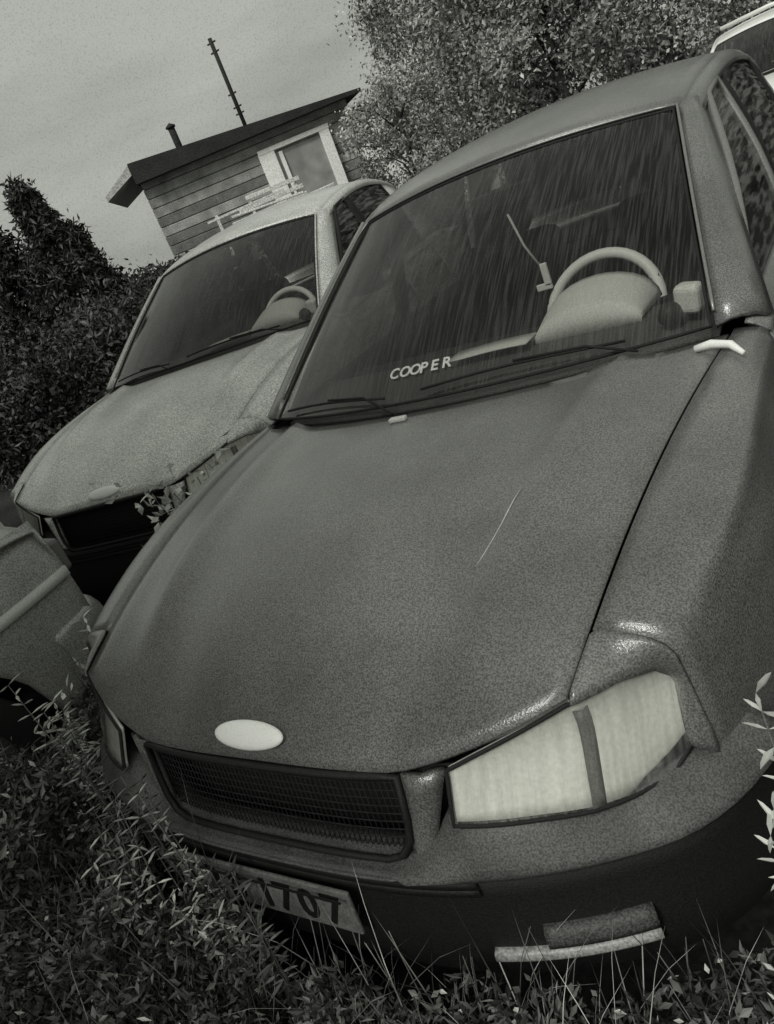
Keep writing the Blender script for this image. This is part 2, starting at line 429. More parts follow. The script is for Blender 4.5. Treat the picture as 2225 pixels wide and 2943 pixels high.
    def bar(a, b, r):
        v, f = tube_data([a, a.lerp(b, .5), b], r, 4); o = len(V); V.extend(v); F.extend(tuple(i+o for i in ff) for ff in f)
    for z in np.linspace(.500, .650, 11):
        q = (z-.488)/.172
        pts = [Vector((x, y_lip(x)+.012-.03*(1-q), z)) for x in np.linspace(-.305, .305, 11)]
        for a, b in zip(pts[:-1], pts[1:]): bar(a, b, .0014)
    for x in np.linspace(-.30, .30, 55):
        bar(Vector((x, y_lip(x)-.012, .508)), Vector((x, y_lip(x)+.010, .655)), .0013)
    tag(fromdata('grille_mesh', V, F, MAT['rubber'], gr), kind='stuff')
    # badge: blank oval on the nose
    bm = bmesh.new(); bmesh.ops.create_uvsphere(bm, u_segments=32, v_segments=12, radius=1)
    bmesh.ops.scale(bm, vec=(.088, .027, .012), verts=bm.verts)
    bmesh.ops.rotate(bm, verts=bm.verts, cent=(0, 0, 0), matrix=Euler((R(38), 0, 0)).to_matrix())
    bmesh.ops.translate(bm, verts=bm.verts, vec=(-.005, -1.112, .703))
    me = bpy.data.meshes.new('badge'); bm.to_mesh(me); bm.free(); link('badge', me, MAT['wheelpale'], root)
    # headlights
    top = [(.408, .674), (.45, .688), (.52, .710), (.59, .733), (.65, .732), (.688, .716), (.708, .684)]
    bot = [(.410, .596), (.46, .590), (.532, .583), (.60, .572), (.655, .558), (.692, .552), (.716, .578)]
    def hy(x, z):   # lens surface
        base = y_lip(x) if x < .60 else y_lip(.60)+(x-.60)*.9+ (x-.60)**2*3.0
        return base - .004 - .055*sm(.72, .56, z)
    for s in (-1, 1):
        lampP = []; refP = []
        rows = 9; cols = 25
        tx = np.array([p[0] for p in top]); tz = np.array([p[1] for p in top]); bx = np.array([p[0] for p in bot]); bz = np.array([p[1] for p in bot])
        pr = np.linspace(0, 1, 7)
        for j in range(rows):
            t = j/(rows-1); r1 = []; r2 = []
            for i in range(cols):
                q = i/(cols-1)
                x = lerp(np.interp(q, pr, tx), np.interp(q, pr, bx), t); z = lerp(np.interp(q, pr, tz), np.interp(q, pr, bz), t)
                y = hy(x, z)
                r1.append(Vector((s*x, y, z)))
                dp = .012+.012*math.sin(math.pi*t)**.6*min(1, math.sin(math.pi*min(1, max(0, q)))*1.5)
                r2.append(Vector((s*x, y+dp, z)))
            lampP.append(r1); refP.append(r2)
        hl = grid('headlight', refP, MAT['reflector'], root, thick=.006, off=-s)
        grid('lens', lampP, MAT['lens'], hl)
        ed = [p.copy() for p in lampP[0]] + [r[-1] for r in lampP[1:]] + lampP[-1][::-1][1:] + [r[0] for r in lampP[1:-1]][::-1]
        tube('lamp_rim', ed, .0036, MAT['rubber'], hl, 6, True)
        def resamp(pts, n):
            d = [0.]
            for p, q in zip(pts[:-1], pts[1:]): d.append(d[-1]+(q-p).length)
            out = []
            for t in np.linspace(0, d[-1], n):
                out.append(Vector([np.interp(t, d, [p[k] for p in pts]) for k in range(3)]))
            return out
        yf = -.907
        O = [Vector((hood_edge(y).x+.006, y, hood_edge(y).z)) for y in (-1.012, -.975, -.94, yf)]
        e_ = O[-1]; zt_ = z_belt(yf); xs_ = x_side(yf, zt_); b_ = Vector((xs_, yf, zt_)); c_ = Vector((xs_+.002, yf, e_.z-.004))
        O += [e_*(1-t)**2+c_*2*t*(1-t)+b_*t*t for t in (.2, .4, .6, .8, 1)]
        O += [Vector((x_side(yf, z), yf, z)) for z in np.linspace(zt_-.02, .555, 7)]
        I = [Vector((abs(p.x), p.y-.001, p.z+.003)) for p in lampP[0] if abs(p.x) > .592] + [Vector((abs(r[-1].x)+.003, r[-1].y, r[-1].z)) for r in lampP[1:]]
        O = resamp(O, 26); I = resamp([Vector((.594, -1.016, I[0].z))] + I, 26)
        P = []
        for o_, i_ in zip(O, I):
            out_ = Vector((.5, -.6, .55)).normalized(); w_ = min(.008, (o_-i_).length*.15)
            row = [o_.lerp(i_, t)+out_*w_*math.sin(math.pi*t) for t in np.linspace(0, 1, 6)] + [i_+Vector((-.002, .012, -.004))]
            P.append([Vector((s*p.x, p.y, p.z)) for p in row])
        grid('lamp_surround', P, pm, root, thick=.006, off=s)
        # divider between main lamp and turn signal
        c0 = 13
        P = [[refP[j][c0-1]+Vector((0, -.010, 0)) if j != 0 else refP[j][c0-2]+Vector((0, -.008, 0)), lampP[j][c0]+Vector((0, .004, 0)), refP[j][c0]+Vector((0, -.002, 0))] for j in range(1, rows)]
        grid('lamp_divider', P, MAT['lampdark'], hl, thick=.003)
        # turn signal bowl
        P = []
        # dark gap filler beside the grille column
        P = [[Vector((s*x, y_lip(x)+.02, z)) for x in (.33, .40)] for z in (.66, .54)]
        grid('lamp_gap', P, MAT['rubber'], root, thick=.004)
    # front bumper: upper painted band, lower black skirt
    def plan(t):    # t -1..1 along bumper, returns outer curve
        a = abs(t); sg = 1 if t >= 0 else -1
        if a < .72:
            x = a/.72*.66; return Vector((sg*x, -1.20+.52*x**3, 0)), Vector((sg*1.56*x*x, -1, 0)).normalized()
        q = (a-.72)/.28
        p0 = Vector((.66, -1.20+.52*.66**3, 0)); p1 = Vector((.775, -.985, 0)); p2 = Vector((.815, -.80, 0))
        p = p0*(1-q)**2+p1*2*q*(1-q)+p2*q*q; d = ((p1-p0)*(1-q)+(p2-p1)*q).normalized()
        nn = Vector((d.y, -d.x, 0)); return Vector((sg*p.x, p.y, 0)), Vector((sg*nn.x, nn.y, 0))
    def band(nm, prof, mm, n=60, lo=-1, hi=1):
        P = []
        for i in range(n+1):
            t = lerp(lo, hi, i/n); p, nn = plan(t)
            ax = abs(p.x); dz = (-.055*(1-sm(.27, .40, ax)) + .038*sm(.36, .42, ax)*(1-sm(.50, .66, ax)))*(1 if nm == 'bumper' else 0)
            P.append([Vector((p.x+nn.x*o, p.y+nn.y*o, z+dz*sm(.49, .55, z))) for o, z in prof])
        return grid(nm, P, mm, root, thick=.008, off=1)
    band('bumper', [(-.085, .552), (-.055, .553), (-.03, .545), (-.008, .528), (.006, .512), (.010, .508), (.004, .500), (-.012, .496)], bmp)
    band('bumper_skirt', [(-.014, .494), (-.016, .44), (-.012, .35), (-.012, .30), (-.02, .25), (-.05, .21)], MAT['plastic'])
    for z in (.478, .462):
        band('bumper_rib', [(-.018, z+.003), (-.004, z+.002), (-.004, z-.002), (-.018, z-.003)], MAT['plastic'], lo=-.45, hi=.45, n=30)
    # low lamps in the bumper skirt
    for s in (-1, 1):
        P = []
        for t in np.linspace(.53, .70, 12):
            p, nn = plan(t)
            P.append([Vector((s*(p.x+nn.x*o), p.y+nn.y*o, z)) for o, z in ((-.014, .372), (.006, .367), (.008, .350), (.006, .338))])
        a = grid('fog_lamp', P, MAT['scuttle'], root, thick=.006, off=s)
        P = []
        for t in np.linspace(.43, .70, 16):
            p, nn = plan(t)
            P.append([Vector((s*(p.x+nn.x*o), p.y+nn.y*o, z)) for o, z in ((-.010, .324), (.006, .322), (.008, .314), (.003, .305), (-.01, .303))])
        grid('lamp_lens', P, MAT['lamppale'], a, thick=.004, off=s)
    # wheels
    for yy in (FW, RW):
        for s in (-1, 1):
            w = lathe('wheel', [(.17, -.08), (.25, -.085), (.283, -.07), (.29, -.03), (.29, .03), (.283, .07), (.25, .085), (.17, .08)], MAT['rubber'], root, 'x', (s*.74, yy, .29))
            lathe('rim', [(.005, s*.05), (.06, s*.055), (.075, s*.035), (.15, s*.03), (.17, s*.07), (.175, s*.078)], MAT['rim'], w, 'x', (s*.74, yy, .29))
    # arch liners
    for yy in (FW, RW):
        for s in (-1, 1):
            P = [[Vector((s*x, yy+.365*math.cos(a), .28+.365*math.sin(a))) for x in (.55, .80)] for a in np.linspace(-.1, math.pi+.1, 15)]
            grid('arch_liner', P, MAT['rubber'], root, thick=.004)
    # wipers
    for x0, x1 in ((.50, .0), (-.12, -.58)):
        pts = []
        for t in np.linspace(0, 1, 7):
            x = lerp(x0, x1, t); p = ws_pt(x/.665, (.015+.02*math.sin(math.pi*t*.9))); pts.append(p+Vector((0, -.010, .014)))
        wb = tube('wiper', pts, .0038, MAT['rubber'], root, 6)
        pv = Vector((x0+.03, y_cowl(x0)-.01, .945)); tube('wiper_arm', [pv, pts[1]+Vector((0, 0, .006)), pts[3]+Vector((0, 0, .008))], .0035, MAT['rubber'], wb, 6)
    # washer jets on the hood
    for x in (-.04, ) if detail else ():
        p = hood_pt(x/.70, .955); box('washer_jet', p+Vector((0, 0, .006)), (.05, .018, .012), MAT['pale'], root, .004)
    # ---- cabin
    P = [[Vector((x, lerp(y_cowl(x)+.06, .42, t), lerp(z_cowl(x)-.03, .93, math.sin(t*math.pi/2)) - .25*max(0, t-.85)/.15*(t > .85))) for x in np.linspace(-.67, .67, 15)] for t in np.linspace(0, 1, 9)]
    dash = grid('dashboard', P, MAT['cabingrey'], root, thick=.01)
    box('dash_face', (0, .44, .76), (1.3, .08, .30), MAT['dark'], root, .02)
    # binnacle hood
    V = []; F = []
    P = [[Vector((.315+.15*math.cos(a), .198, .925+.0*math.sin(a))) for a in np.linspace(math.pi, 0, 15)]]
    for t in np.linspace(0, 1, 7):
        yy = lerp(.20, .38, t); hh = lerp(.055, .100, math.sin(t*math.pi/2)); ww = lerp(.15, .165, t)
        P.append([Vector((.315+ww*math.cos(a), yy, .935+hh*math.sin(a))) for a in np.linspace(math.pi, 0, 15)])
    grid('instrument_hood', P, MAT['dashpale'], dash, thick=.008)
    P = [[Vector((x, y, .957-.06*abs(x-.08)*0+.002*math.sin(x*20))) for x in np.linspace(-.08, .17, 6)] for y in (.13, .22)]
    grid('dash_paper', P, MAT['dashpale'], dash, thick=.003)
    # steering wheel
    c = Vector((.285, .47, .905)); tilt = R(62)
    ring = [c+Vector((.168*math.cos(a), .168*math.sin(a)*math.cos(tilt), .168*math.sin(a)*math.sin(tilt))) for a in np.linspace(0, 2*math.pi, 41)[:-1]]
    sw = tube('steering_wheel', ring, .0165, MAT['wheelpale'], root, 10, True)
    for a in (R(20), R(160), R(270)):
        tube('spoke', [c, c+Vector((.18*math.cos(a), .18*math.sin(a)*math.cos(tilt), .18*math.sin(a)*math.sin(tilt)))], .014, MAT['cabin'], sw, 6)
    lathe('wheel_hub', [(.001, .03), (.05, .025), (.06, 0), (.05, -.02)], MAT['cabin'], sw, 'z', c)
    # left corner of the dash: pale vent block and round dark pod
    box('side_vent', (.605, .13, .975), (.065, .05, .07), MAT['dashpale'], dash, .015, rot=(0, .1, -.3), seg=3)
    bm = bmesh.new(); bmesh.ops.create_uvsphere(bm, u_segments=16, v_segments=10, radius=.030)
    bmesh.ops.translate(bm, verts=bm.verts, vec=(.560, .10, .955)); me = bpy.data.meshes.new('dash_pod'); bm.to_mesh(me); bm.free(); link('dash_pod', me, MAT['cabin'], dash)
    # seats
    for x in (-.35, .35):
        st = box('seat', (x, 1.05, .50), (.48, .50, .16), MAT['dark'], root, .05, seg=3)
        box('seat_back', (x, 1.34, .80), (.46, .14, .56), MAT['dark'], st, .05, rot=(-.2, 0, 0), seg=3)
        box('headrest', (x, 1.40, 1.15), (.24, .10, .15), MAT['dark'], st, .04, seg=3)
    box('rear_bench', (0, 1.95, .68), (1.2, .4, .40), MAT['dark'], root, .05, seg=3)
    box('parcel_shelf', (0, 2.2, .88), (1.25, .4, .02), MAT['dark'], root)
    # rear-view mirror
    box('inside_mirror', (0, .66, 1.29), (.22, .02, .06), MAT['plastic'], root, .008)
    if plate:
        pl = box('number_plate', (-.055, -1.218, .412), (.46, .008, .094), MAT['plate'], root, .003, rot=(R(-6), 0, 0))
        # raised dark rim
        for (cx, cz, sx, sz) in ((-.055, .455, .45, .004), (-.055, .368, .45, .004)):
            box('plate_border', (cx, -1.2275-.0055*((cz-.405)/.05), cz), (sx, .003, sz), MAT['ink'], pl)
        for ch, x in (('K', -.235), ('2', -.172), ('S', -.108), ('1', -.03), ('7', .018), ('0', .076), ('7', .134)):
            t = text_obj('plate_character', ch, .092, .0015, MAT['ink'], pl)
            t.matrix_local = Matrix.Translation((x-.03, -1.2265, .382)) @ Euler((R(84), 0, 0)).to_matrix().to_4x4()
    if sticker:
        # pale lettering along the foot of the windscreen
        base = Vector((0, 0, 0))
        for k, ch in enumerate('COOPER'):
            x = -.130+k*.0345; p = ws_pt(x/.665, .09); q = ws_pt(x/.665, .16)
            d = (q-p).normalized(); xx = (ws_pt((x+.02)/.665, .09)-p).normalized(); nn = xx.cross(d).normalized()
            t = text_obj('windscreen_letter', ch, .046, .001, MAT['pale'], root)
            t.matrix_local = Matrix(((xx.x, d.x, nn.x, p.x+nn.x*.005), (xx.y, d.y, nn.y, p.y+nn.y*.005), (xx.z, d.z, nn.z, p.z+nn.z*.005), (0, 0, 0, 1)))
    return root

def text_obj(name, s, size, ext, m, parent):
    cu = bpy.data.curves.new(name, 'FONT'); cu.body = s; cu.size = size; cu.extrude = ext; cu.offset = size*.018; cu.resolution_u = 3
    tmp = bpy.data.objects.new('tmp', cu); COL.objects.link(tmp)
    dg = bpy.context.evaluated_depsgraph_get(); me = bpy.data.meshes.new_from_object(tmp.evaluated_get(dg))
    bpy.data.objects.remove(tmp); me.materials.clear()
    return link(name, me, m, parent, smooth=False)

# ------------------------------------------------------------------ ground
def gz(x, y): return .12*sm(-1.0, -1.7, x)*sm(-.9, .1, y) + .02*math.sin(x*2.1)*math.cos(y*1.7)
xs = np.concatenate([np.linspace(-400, -14, 12), np.linspace(-12, 12, 61), np.linspace(14, 400, 12)])
ys = np.concatenate([np.linspace(-400, -9, 12), np.linspace(-8, 20, 71), np.linspace(22, 400, 12)])
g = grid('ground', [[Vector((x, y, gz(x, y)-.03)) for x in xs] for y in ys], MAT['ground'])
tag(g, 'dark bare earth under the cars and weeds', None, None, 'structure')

# ------------------------------------------------------------------ cars
car1 = build_car((0, 0, 0), 'paint', 'dark grey sedan filling the foreground with pale lettering on its windscreen', bumper='bumper', plate=True, sticker=True)
car2 = build_car((-2.10, 1.22, .02), 'paint2', 'silver sedan parked beside and behind the large grey car, with conifers at its back', bumper='plastic', detail=False, rz=R(12))
car2.scale = (1.04,)*3
car3 = build_car((-2.32, -3.2, 0), 'paint3', 'dull grey car with pale side moulding, cut off by the left edge of the photo', moulding='pale', detail=False)
car4 = build_car((-4.75, -2.15, -.05), 'white', 'white car at far left behind the silver sedan, only a corner showing', detail=False)
car5 = build_car((-.05, 8.0, .02), 'white', 'white car standing far behind the roof of the large grey sedan', detail=False)
for k in (-1, 1):
    tube('roof_bar', [(-.5, .9+.5*(k+1)/2, 1.50), (0, .9+.5*(k+1)/2, 1.53), (.5, .9+.5*(k+1)/2, 1.50)], .02, MAT['white'], car5, 8)

# ------------------------------------------------------------------ foliage helpers
def leaves(n, centers, length, width, droop=.3, flat=.0, upv=None):
    """centers: n x 3 ; returns V,F arrays of folded 4-point leaves (2 tris)"""
    c = np.asarray(centers); n = len(c)
    d = rng.normal(size=(n, 3)); d[:, 2] = d[:, 2]*(1-flat) - droop
    if upv is not None: d += upv
    d /= np.linalg.norm(d, axis=1)[:, None]
    a = rng.normal(size=(n, 3)); a -= (a*d).sum(1)[:, None]*d; a /= np.linalg.norm(a, axis=1)[:, None]
    nrm = np.cross(d, a)
    Ls = (length*rng.uniform(.35, 1.0, n)**1.0*1.5)[:, None]; Ws = (width*rng.uniform(.6, 1.3, n))[:, None]
    p0 = c; p1 = c+d*Ls*.45+a*Ws*.5-nrm*Ls*.0; p2 = c+d*Ls-nrm*Ls*.18; p3 = c+d*Ls*.45-a*Ws*.5
    V = np.stack([p0, p1, p2, p3], 1).reshape(-1, 3)
    F = [(4*i, 4*i+1, 4*i+2, 4*i+3) for i in range(n)]
    return V, F
def mk(name, V, F, m, parent=None):
    me = bpy.data.meshes.new(name); me.from_pydata(np.asarray(V).tolist(), [], F); me.update()
    return link(name, me, m, parent, smooth=False)

def broad_tree(loc, h, r, label, nl=15000, m='treeleaf', leaf=.13, group=None, trunk=.14, zlow=.25):
    t = empty('broadleaf_tree', loc, label, 'tree', group)
    V, F = tube_data([(0, 0, -.1), (.05, 0, h*.25), (-.05, .05, h*.5), (.04, 0, h*.82)], [trunk, trunk*.8, trunk*.55, .03], 8)
    for k in range(9):
        a = k*2.4; z0 = h*(.25+.06*k); e = Vector((math.cos(a)*r*.75, math.sin(a)*r*.75, z0+h*.2))
        v, f = tube_data([(0, 0, z0), Vector((0, 0, z0)).lerp(e, .5)+Vector((0, 0, .15)), e], [trunk*.35, trunk*.22, .012], 6); o = len(V); V += v; F += [tuple(i+o for i in q) for q in f]
    fromdata('trunk', V, F, MAT['bark'], t)
    cc = []
    nclump = 90
    for k in range(nclump):
        while True:
            p = rng.uniform(-1, 1, 3)
            if .25 < np.linalg.norm(p) < 1: break
        p = p/np.linalg.norm(p)*np.linalg.norm(p)**.5
        ctr = np.array([p[0]*r, p[1]*r, h*(.5+zlow)/1.0*.0 + h*(1+zlow)/2 + p[2]*h*(1-zlow)/2])
        rr = rng.uniform(.16, .34)*r
        cc.append(ctr + rng.normal(size=(nl//nclump, 3))*rr*np.array([.55, .55, .38]))
    cc = np.concatenate(cc)
    V, F = leaves(len(cc), cc, leaf, leaf*.6)
    mk('crown', V, F, MAT[m], t)
    return t
def conifer(loc, h, r, label, nl=9000):
    nl *= 2
    t = empty('conifer_tree', loc, label, 'tree')
    V, F = tube_data([(0, 0, -.1), (0, 0, h*.5), (0, 0, h*.98)], [.11, .07, .012], 8)
    fromdata('trunk', V, F, MAT['bark'], t)
    cc = []
    for k in range(150):
        q = rng.uniform(.02, 1); z = h*q; rad = r*(1-q)**.8*rng.uniform(.55, 1.1); a = rng.uniform(0, 2*math.pi)
        e = np.array([math.cos(a)*rad, math.sin(a)*rad, z-.12*rad]); s0 = np.array([0, 0, z+.1])
        ts = rng.uniform(.15, 1, nl//150)[:, None]
        cc.append(s0+(e-s0)*ts+rng.normal(size=(nl//150, 3))*.07*(1.2-ts*.6))
    cc = np.concatenate(cc); V, F = leaves(len(cc), cc, .085, .035, droop=.5)
    mk('crown', V, F, MAT['conif'], t); return t

# ------------------------------------------------------------------ house (far left, low roof falling to the right)
H0 = Vector((-14.4, 13.45, .18)); wd = Vector((.75, .66, 0)).normalized(); wn = Vector((wd.y, -wd.x, 0))
hang = math.atan2(wd.y, wd.x)
house = empty('timber_house', H0, 'low timber house with dark roof and white framed window behind the silver car', 'house', rz=hang)
LW = 5.5
box('wall', (LW/2, 2.0, 1.45), (LW-.04, 3.9, 3.4), MAT['boardd'], house)
bh = .235
for k in range(14):
    box('board', (LW/2, .03-.008*(k % 3), .02+bh*(k+.5)), (LW, .035, bh-.02), MAT['boardd' if k in (9, 6, 7) else 'board'], house, .008, rot=(R(6), 0, 0), seg=1)
V = [(-.05, -.5, 3.22), (LW+.35, -.5, 3.24), (LW+.35, 4.3, 3.3), (-.05, 4.3, 3.25), (-.05, -.5, 3.70), (LW+.35, -.5, 3.31), (LW+.35, 4.3, 3.4), (-.05, 4.3, 3.7)]
BOXF = [(0, 3, 2, 1), (4, 5, 6, 7), (0, 1, 5, 4), (1, 2, 6, 5), (2, 3, 7, 6), (3, 0, 4, 7)]
fromdata('roof', V, BOXF, MAT['roof'], house, False)
V = [(-.06, -.48, 3.44), (-.06, 3.4, 3.44), (-.85, 3.4, 3.10), (-.85, -.48, 3.10), (-.06, -.48, 3.66), (-.06, 3.4, 3.66), (-.85, 3.4, 3.22), (-.85, -.48, 3.22)]
fromdata('porch_roof', V, BOXF, MAT['soffit'], house, False)
for (x, w) in ((3.40, .42), (4.95, .26)):
    box('window_post', (x-.25, -.08, 1.95), (w, .16, 1.72), MAT['housewhite'], house, .01)
box('window_lintel', (3.9, -.09, 2.84), (1.9, .16, .11), MAT['housewhite'], house, .01)
box('window_sill', (3.9, -.14, 1.06), (2.0, .26, .10), MAT['housewhite'], house, .01)
box('window_pane', (3.95, -.02, 1.92), (1.3, .03, 1.6), MAT['pane'], house)
box('mullion', (3.5, -.06, 1.92), (.10, .08, 1.6), MAT['housewhite'], house, .01)
box('annex_wall', (5.95, -.1, 1.5), (1.0, .5, 2.9), MAT['housewhite'], house, .01)
box('annex_roof', (6.0, -.1, 3.0), (1.3, .9, .08), MAT['soffit'], house, .01)
fence = empty('slatted_rail', H0 + wd*1.1 + wn*.7, 'pale slatted railing standing in front of the timber house wall', 'railing', rz=hang)
for k in range(5):
    box('rail', (1.35+.12*k, 0, 1.15+.21*k), (2.6-.3*k, .05, .10), MAT['wood'], fence, .01, rot=(0, R(-3+k), 0))
for x in (.3, 1.2, 2.4):
    box('post', (x, .06, .95), (.08, .06, 1.9), MAT['wood'], fence, .01)
pile = empty('plank_pile', H0 + wd*.6 + wn*1.2, 'loose pile of pale planks lying below the timber house window', 'planks', rz=hang)
rl = random.Random(4)
for k in range(9):
    box('plank', (1.9+rl.uniform(-.4, .5), rl.uniform(-.3, .3), .55+.16*k), (rl.uniform(1.6, 3.0), .12, .05), MAT['wood'], pile, .006, rot=(rl.uniform(-.2, .2), rl.uniform(-.14, .10), rl.uniform(-.15, .15)), seg=1)
for nm, px, hh, r_, lab in (('flue_pipe', 1.25, .62, .085, 'short leaning flue pipe on the dark house roof'), ('aerial_pole', 2.95, 2.05, .05, 'tall thin aerial pole rising above the dark house roof')):
    P0 = H0 + wd*px - wn*.1
    o = empty(nm, (P0.x, P0.y, 3.68), lab, 'chimney' if 'flue' in nm else 'aerial')
    tube('pipe', [(0, 0, -.2), (0, 0, hh*.5), (0.0, 0, hh)], r_, MAT['roof'], o, 8)
    if 'flue' in nm: lathe('cowl', [(.0, .12), (.13, .04), (.12, 0), (.07, 0)], MAT['roof'], o, 'z', (0, 0, hh), 12)
    else:
        for z in (.35, .5, .8, 1.75, 1.95): tube('element', [(-.13, 0, z), (.13, 0, z)], .02, MAT['roof'], o, 6)

# ------------------------------------------------------------------ trees behind
TG = [((-6.0, 15.4), 5.6, 2.2, 'pale broadleaf tree beside the far end of the house roof'),
      ((-3.9, 13.6), 5.2, 2.3, 'tall leafy tree to the right of the house, leaning over the windscreen line'),
      ((-1.5, 14.8), 6.0, 2.4, 'dense broadleaf tree above the middle of the sedan roof'),
      ((.9, 13.2), 4.8, 2.2, 'broadleaf tree behind the white car and the right end of the roof'),
      ((3.4, 15.5), 5.6, 2.4, 'broadleaf tree at the far right of the tree row'),
      ((-8.6, 19.0), 4.6, 2.2, 'smaller tree far behind the house end')]
broad_tree((-5.75, 10.9, 0), 2.9, .95, 'small feathery tree overlapping the right end of the timber house', 16000, zlow=.1, leaf=.06, trunk=.06)
for (p, h, r, lab) in TG[:5]:
    broad_tree((p[0], p[1], 0), h, r, lab, 40000, zlow=.05, leaf=.085)
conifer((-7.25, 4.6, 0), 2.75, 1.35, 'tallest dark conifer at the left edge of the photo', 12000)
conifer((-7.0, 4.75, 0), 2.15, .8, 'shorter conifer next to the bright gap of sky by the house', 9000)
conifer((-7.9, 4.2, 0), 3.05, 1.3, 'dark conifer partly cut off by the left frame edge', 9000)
# hedge in front of house corner
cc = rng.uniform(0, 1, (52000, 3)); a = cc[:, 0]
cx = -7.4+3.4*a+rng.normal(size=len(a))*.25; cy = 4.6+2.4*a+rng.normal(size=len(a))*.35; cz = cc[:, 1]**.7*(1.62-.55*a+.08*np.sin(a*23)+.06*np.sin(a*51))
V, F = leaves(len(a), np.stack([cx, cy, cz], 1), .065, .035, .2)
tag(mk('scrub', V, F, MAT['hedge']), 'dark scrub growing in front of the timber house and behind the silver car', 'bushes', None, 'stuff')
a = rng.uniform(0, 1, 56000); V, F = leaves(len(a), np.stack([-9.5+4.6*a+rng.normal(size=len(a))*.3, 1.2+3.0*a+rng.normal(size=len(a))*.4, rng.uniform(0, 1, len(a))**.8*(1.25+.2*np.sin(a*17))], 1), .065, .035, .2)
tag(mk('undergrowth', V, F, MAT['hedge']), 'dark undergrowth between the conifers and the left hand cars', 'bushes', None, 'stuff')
# unseen trees added outside the frame to shade the hood and front weeds
broad_tree((-2.15, -5.0, 0), 6.4, 2.2, 'large dark tree added left of the camera, outside the view, to shade the hood', 42000, 'conif', .17, zlow=.3)
broad_tree((-3.3, -2.75, 0), 5.6, 2.1, 'dark tree added over the left hand car, outside the view, to block sky light', 30000, 'conif', .17, zlow=.38)
cc = rng.uniform(0, 1, (16000, 3))  # unseen bushes added so the sedan flank reflects something dark
V, F = leaves(len(cc), np.stack([1.7+1.3*cc[:, 0], -.9+5.5*cc[:, 1], cc[:, 2]**.7*(1.1+.2*np.sin(cc[:, 1]*19))], 1), .09, .045, .2)
tag(mk('bushes', V, F, MAT['hedge']), 'dark bushes added along the right side of the large sedan, beyond the frame, to darken its flank', 'bushes', None, 'stuff')

# ------------------------------------------------------------------ weeds in front of and beside the cars
def weeds(name, label, n, region, hfun, size, m, stems=0):
    cc = []; xs = rng.uniform(region[0], region[1], n*3); ys_ = rng.uniform(region[2], region[3], n*3)
    V = []; 
    pts = []
    for x, y in zip(xs, ys_):
        h = hfun(x, y)
        if h <= 0: continue
        pts.append((x, y, rng.uniform(0, 1)**.5*h))
        if len(pts) >= n: break
    c = np.array(pts)
    V, F = leaves(len(c), c, size, size*.42, droop=.0)
    V = V.tolist()
    for k in range(stems):
        i = rng.integers(len(c)); p = c[i]; v, f = tube_data([(p[0], p[1], 0), (p[0]+rng.normal()*.02, p[1]+rng.normal()*.02, p[2]*.6), (p[0]+rng.normal()*.05, p[1]+rng.normal()*.05, p[2]*1.15)], [.0022, .0018, .0008], 4)
        o = len(V); V += [tuple(q) for q in v]; F += [tuple(j+o for j in q) for q in f]
    o = mk(name, V, F, MAT[m]); tag(o, label, 'weeds', None, 'stuff'); return o
def car_front(x): return -1.24+.5*abs(x)**3 if abs(x) < .85 else -.9
def h1(x, y):
    f = car_front(x)
    if y > f-.03: return 0
    d = f-y
    cl = .5+.5*math.sin(x*13+1+2*math.sin(x*5))*math.cos(y*17+x*5)
    return (.24+.17*cl)*(1-.3*sm(.05,-.0,d)) + .10*sm(.12, -.4, x) + .10*math.exp(-((x+.12)/.10)**2)
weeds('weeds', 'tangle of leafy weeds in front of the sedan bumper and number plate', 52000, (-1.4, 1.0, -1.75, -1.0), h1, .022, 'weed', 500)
def h2(x, y):
    if x > -.88 and y > car_front(x)-.03: return 0
    if x > -1.43: return .30+.22*max(0, math.sin(x*11+y*7)) if y < -.55 else .12
    return 0
weeds('weed_patch', 'leafy weeds in the gap between the large sedan and the left hand car', 14000, (-1.42, -.62, -1.5, -.2), h2, .030, 'weed', 150)
weeds('grass_tufts', 'low dark plants on the ground right of the sedan', 5000, (.86, 1.8, -1.3, 2.6), lambda x, y: .12+.10*max(0, math.sin(x*9+y*5)), .035, 'weed', 120)

weeds('pale_weeds', 'scattered pale leaf tips among the weeds before the bumper', 1500, (-1.4, 1.0, -1.6, -1.0), lambda x, y: h1(x, y)*1.06, .018, 'weedpale')
weeds('pale_tips', 'pale leaf tips in the dark gap left of the large sedan', 700, (-1.42, -.70, -1.45, -.5), lambda x, y: h2(x, y)*1.1, .030, 'weedpale')
def blades(name, label, n, region, hfun, m, w=.004):
    V = []; F = []
    for _ in range(n):
        x = rng.uniform(region[0], region[1]); y = rng.uniform(region[2], region[3]); h = hfun(x, y)
        if h <= 0: continue
        h *= rng.uniform(.7, 1.5); a = rng.uniform(0, 6.28); l = rng.uniform(.1, .55)*h; dx, dy = math.cos(a)*l, math.sin(a)*l; px, py = -math.sin(a)*w*.5, math.cos(a)*w*.5
        o = len(V)
        for q in (0, .35, .65, .85, 1):
            ww = (1-q)**.6; cx_, cy_, cz_ = x+dx*q*q, y+dy*q*q, h*(q-.35*q**3*(l/h)*1.5)
            V += [(cx_-px*ww, cy_-py*ww, cz_), (cx_+px*ww, cy_+py*ww, cz_)]
        F += [(o+2*i, o+2*i+1, o+2*i+3, o+2*i+2) for i in range(4)]
    tag(mk(name, V, F, MAT[m]), label, 'grass', None, 'stuff')
blades('grass_blades', 'long grass blades rising through the weeds before the bumper', 2600, (-1.35, 1.0, -1.75, -1.1), lambda x, y: h1(x, y)*1.0, 'grassblade')
blades('dry_grass', 'dry pale grass stems arching in front of the dark bumper skirt', 130, (.1, .85, -1.45, -1.2), lambda x, y: .42, 'weedpale', .003)
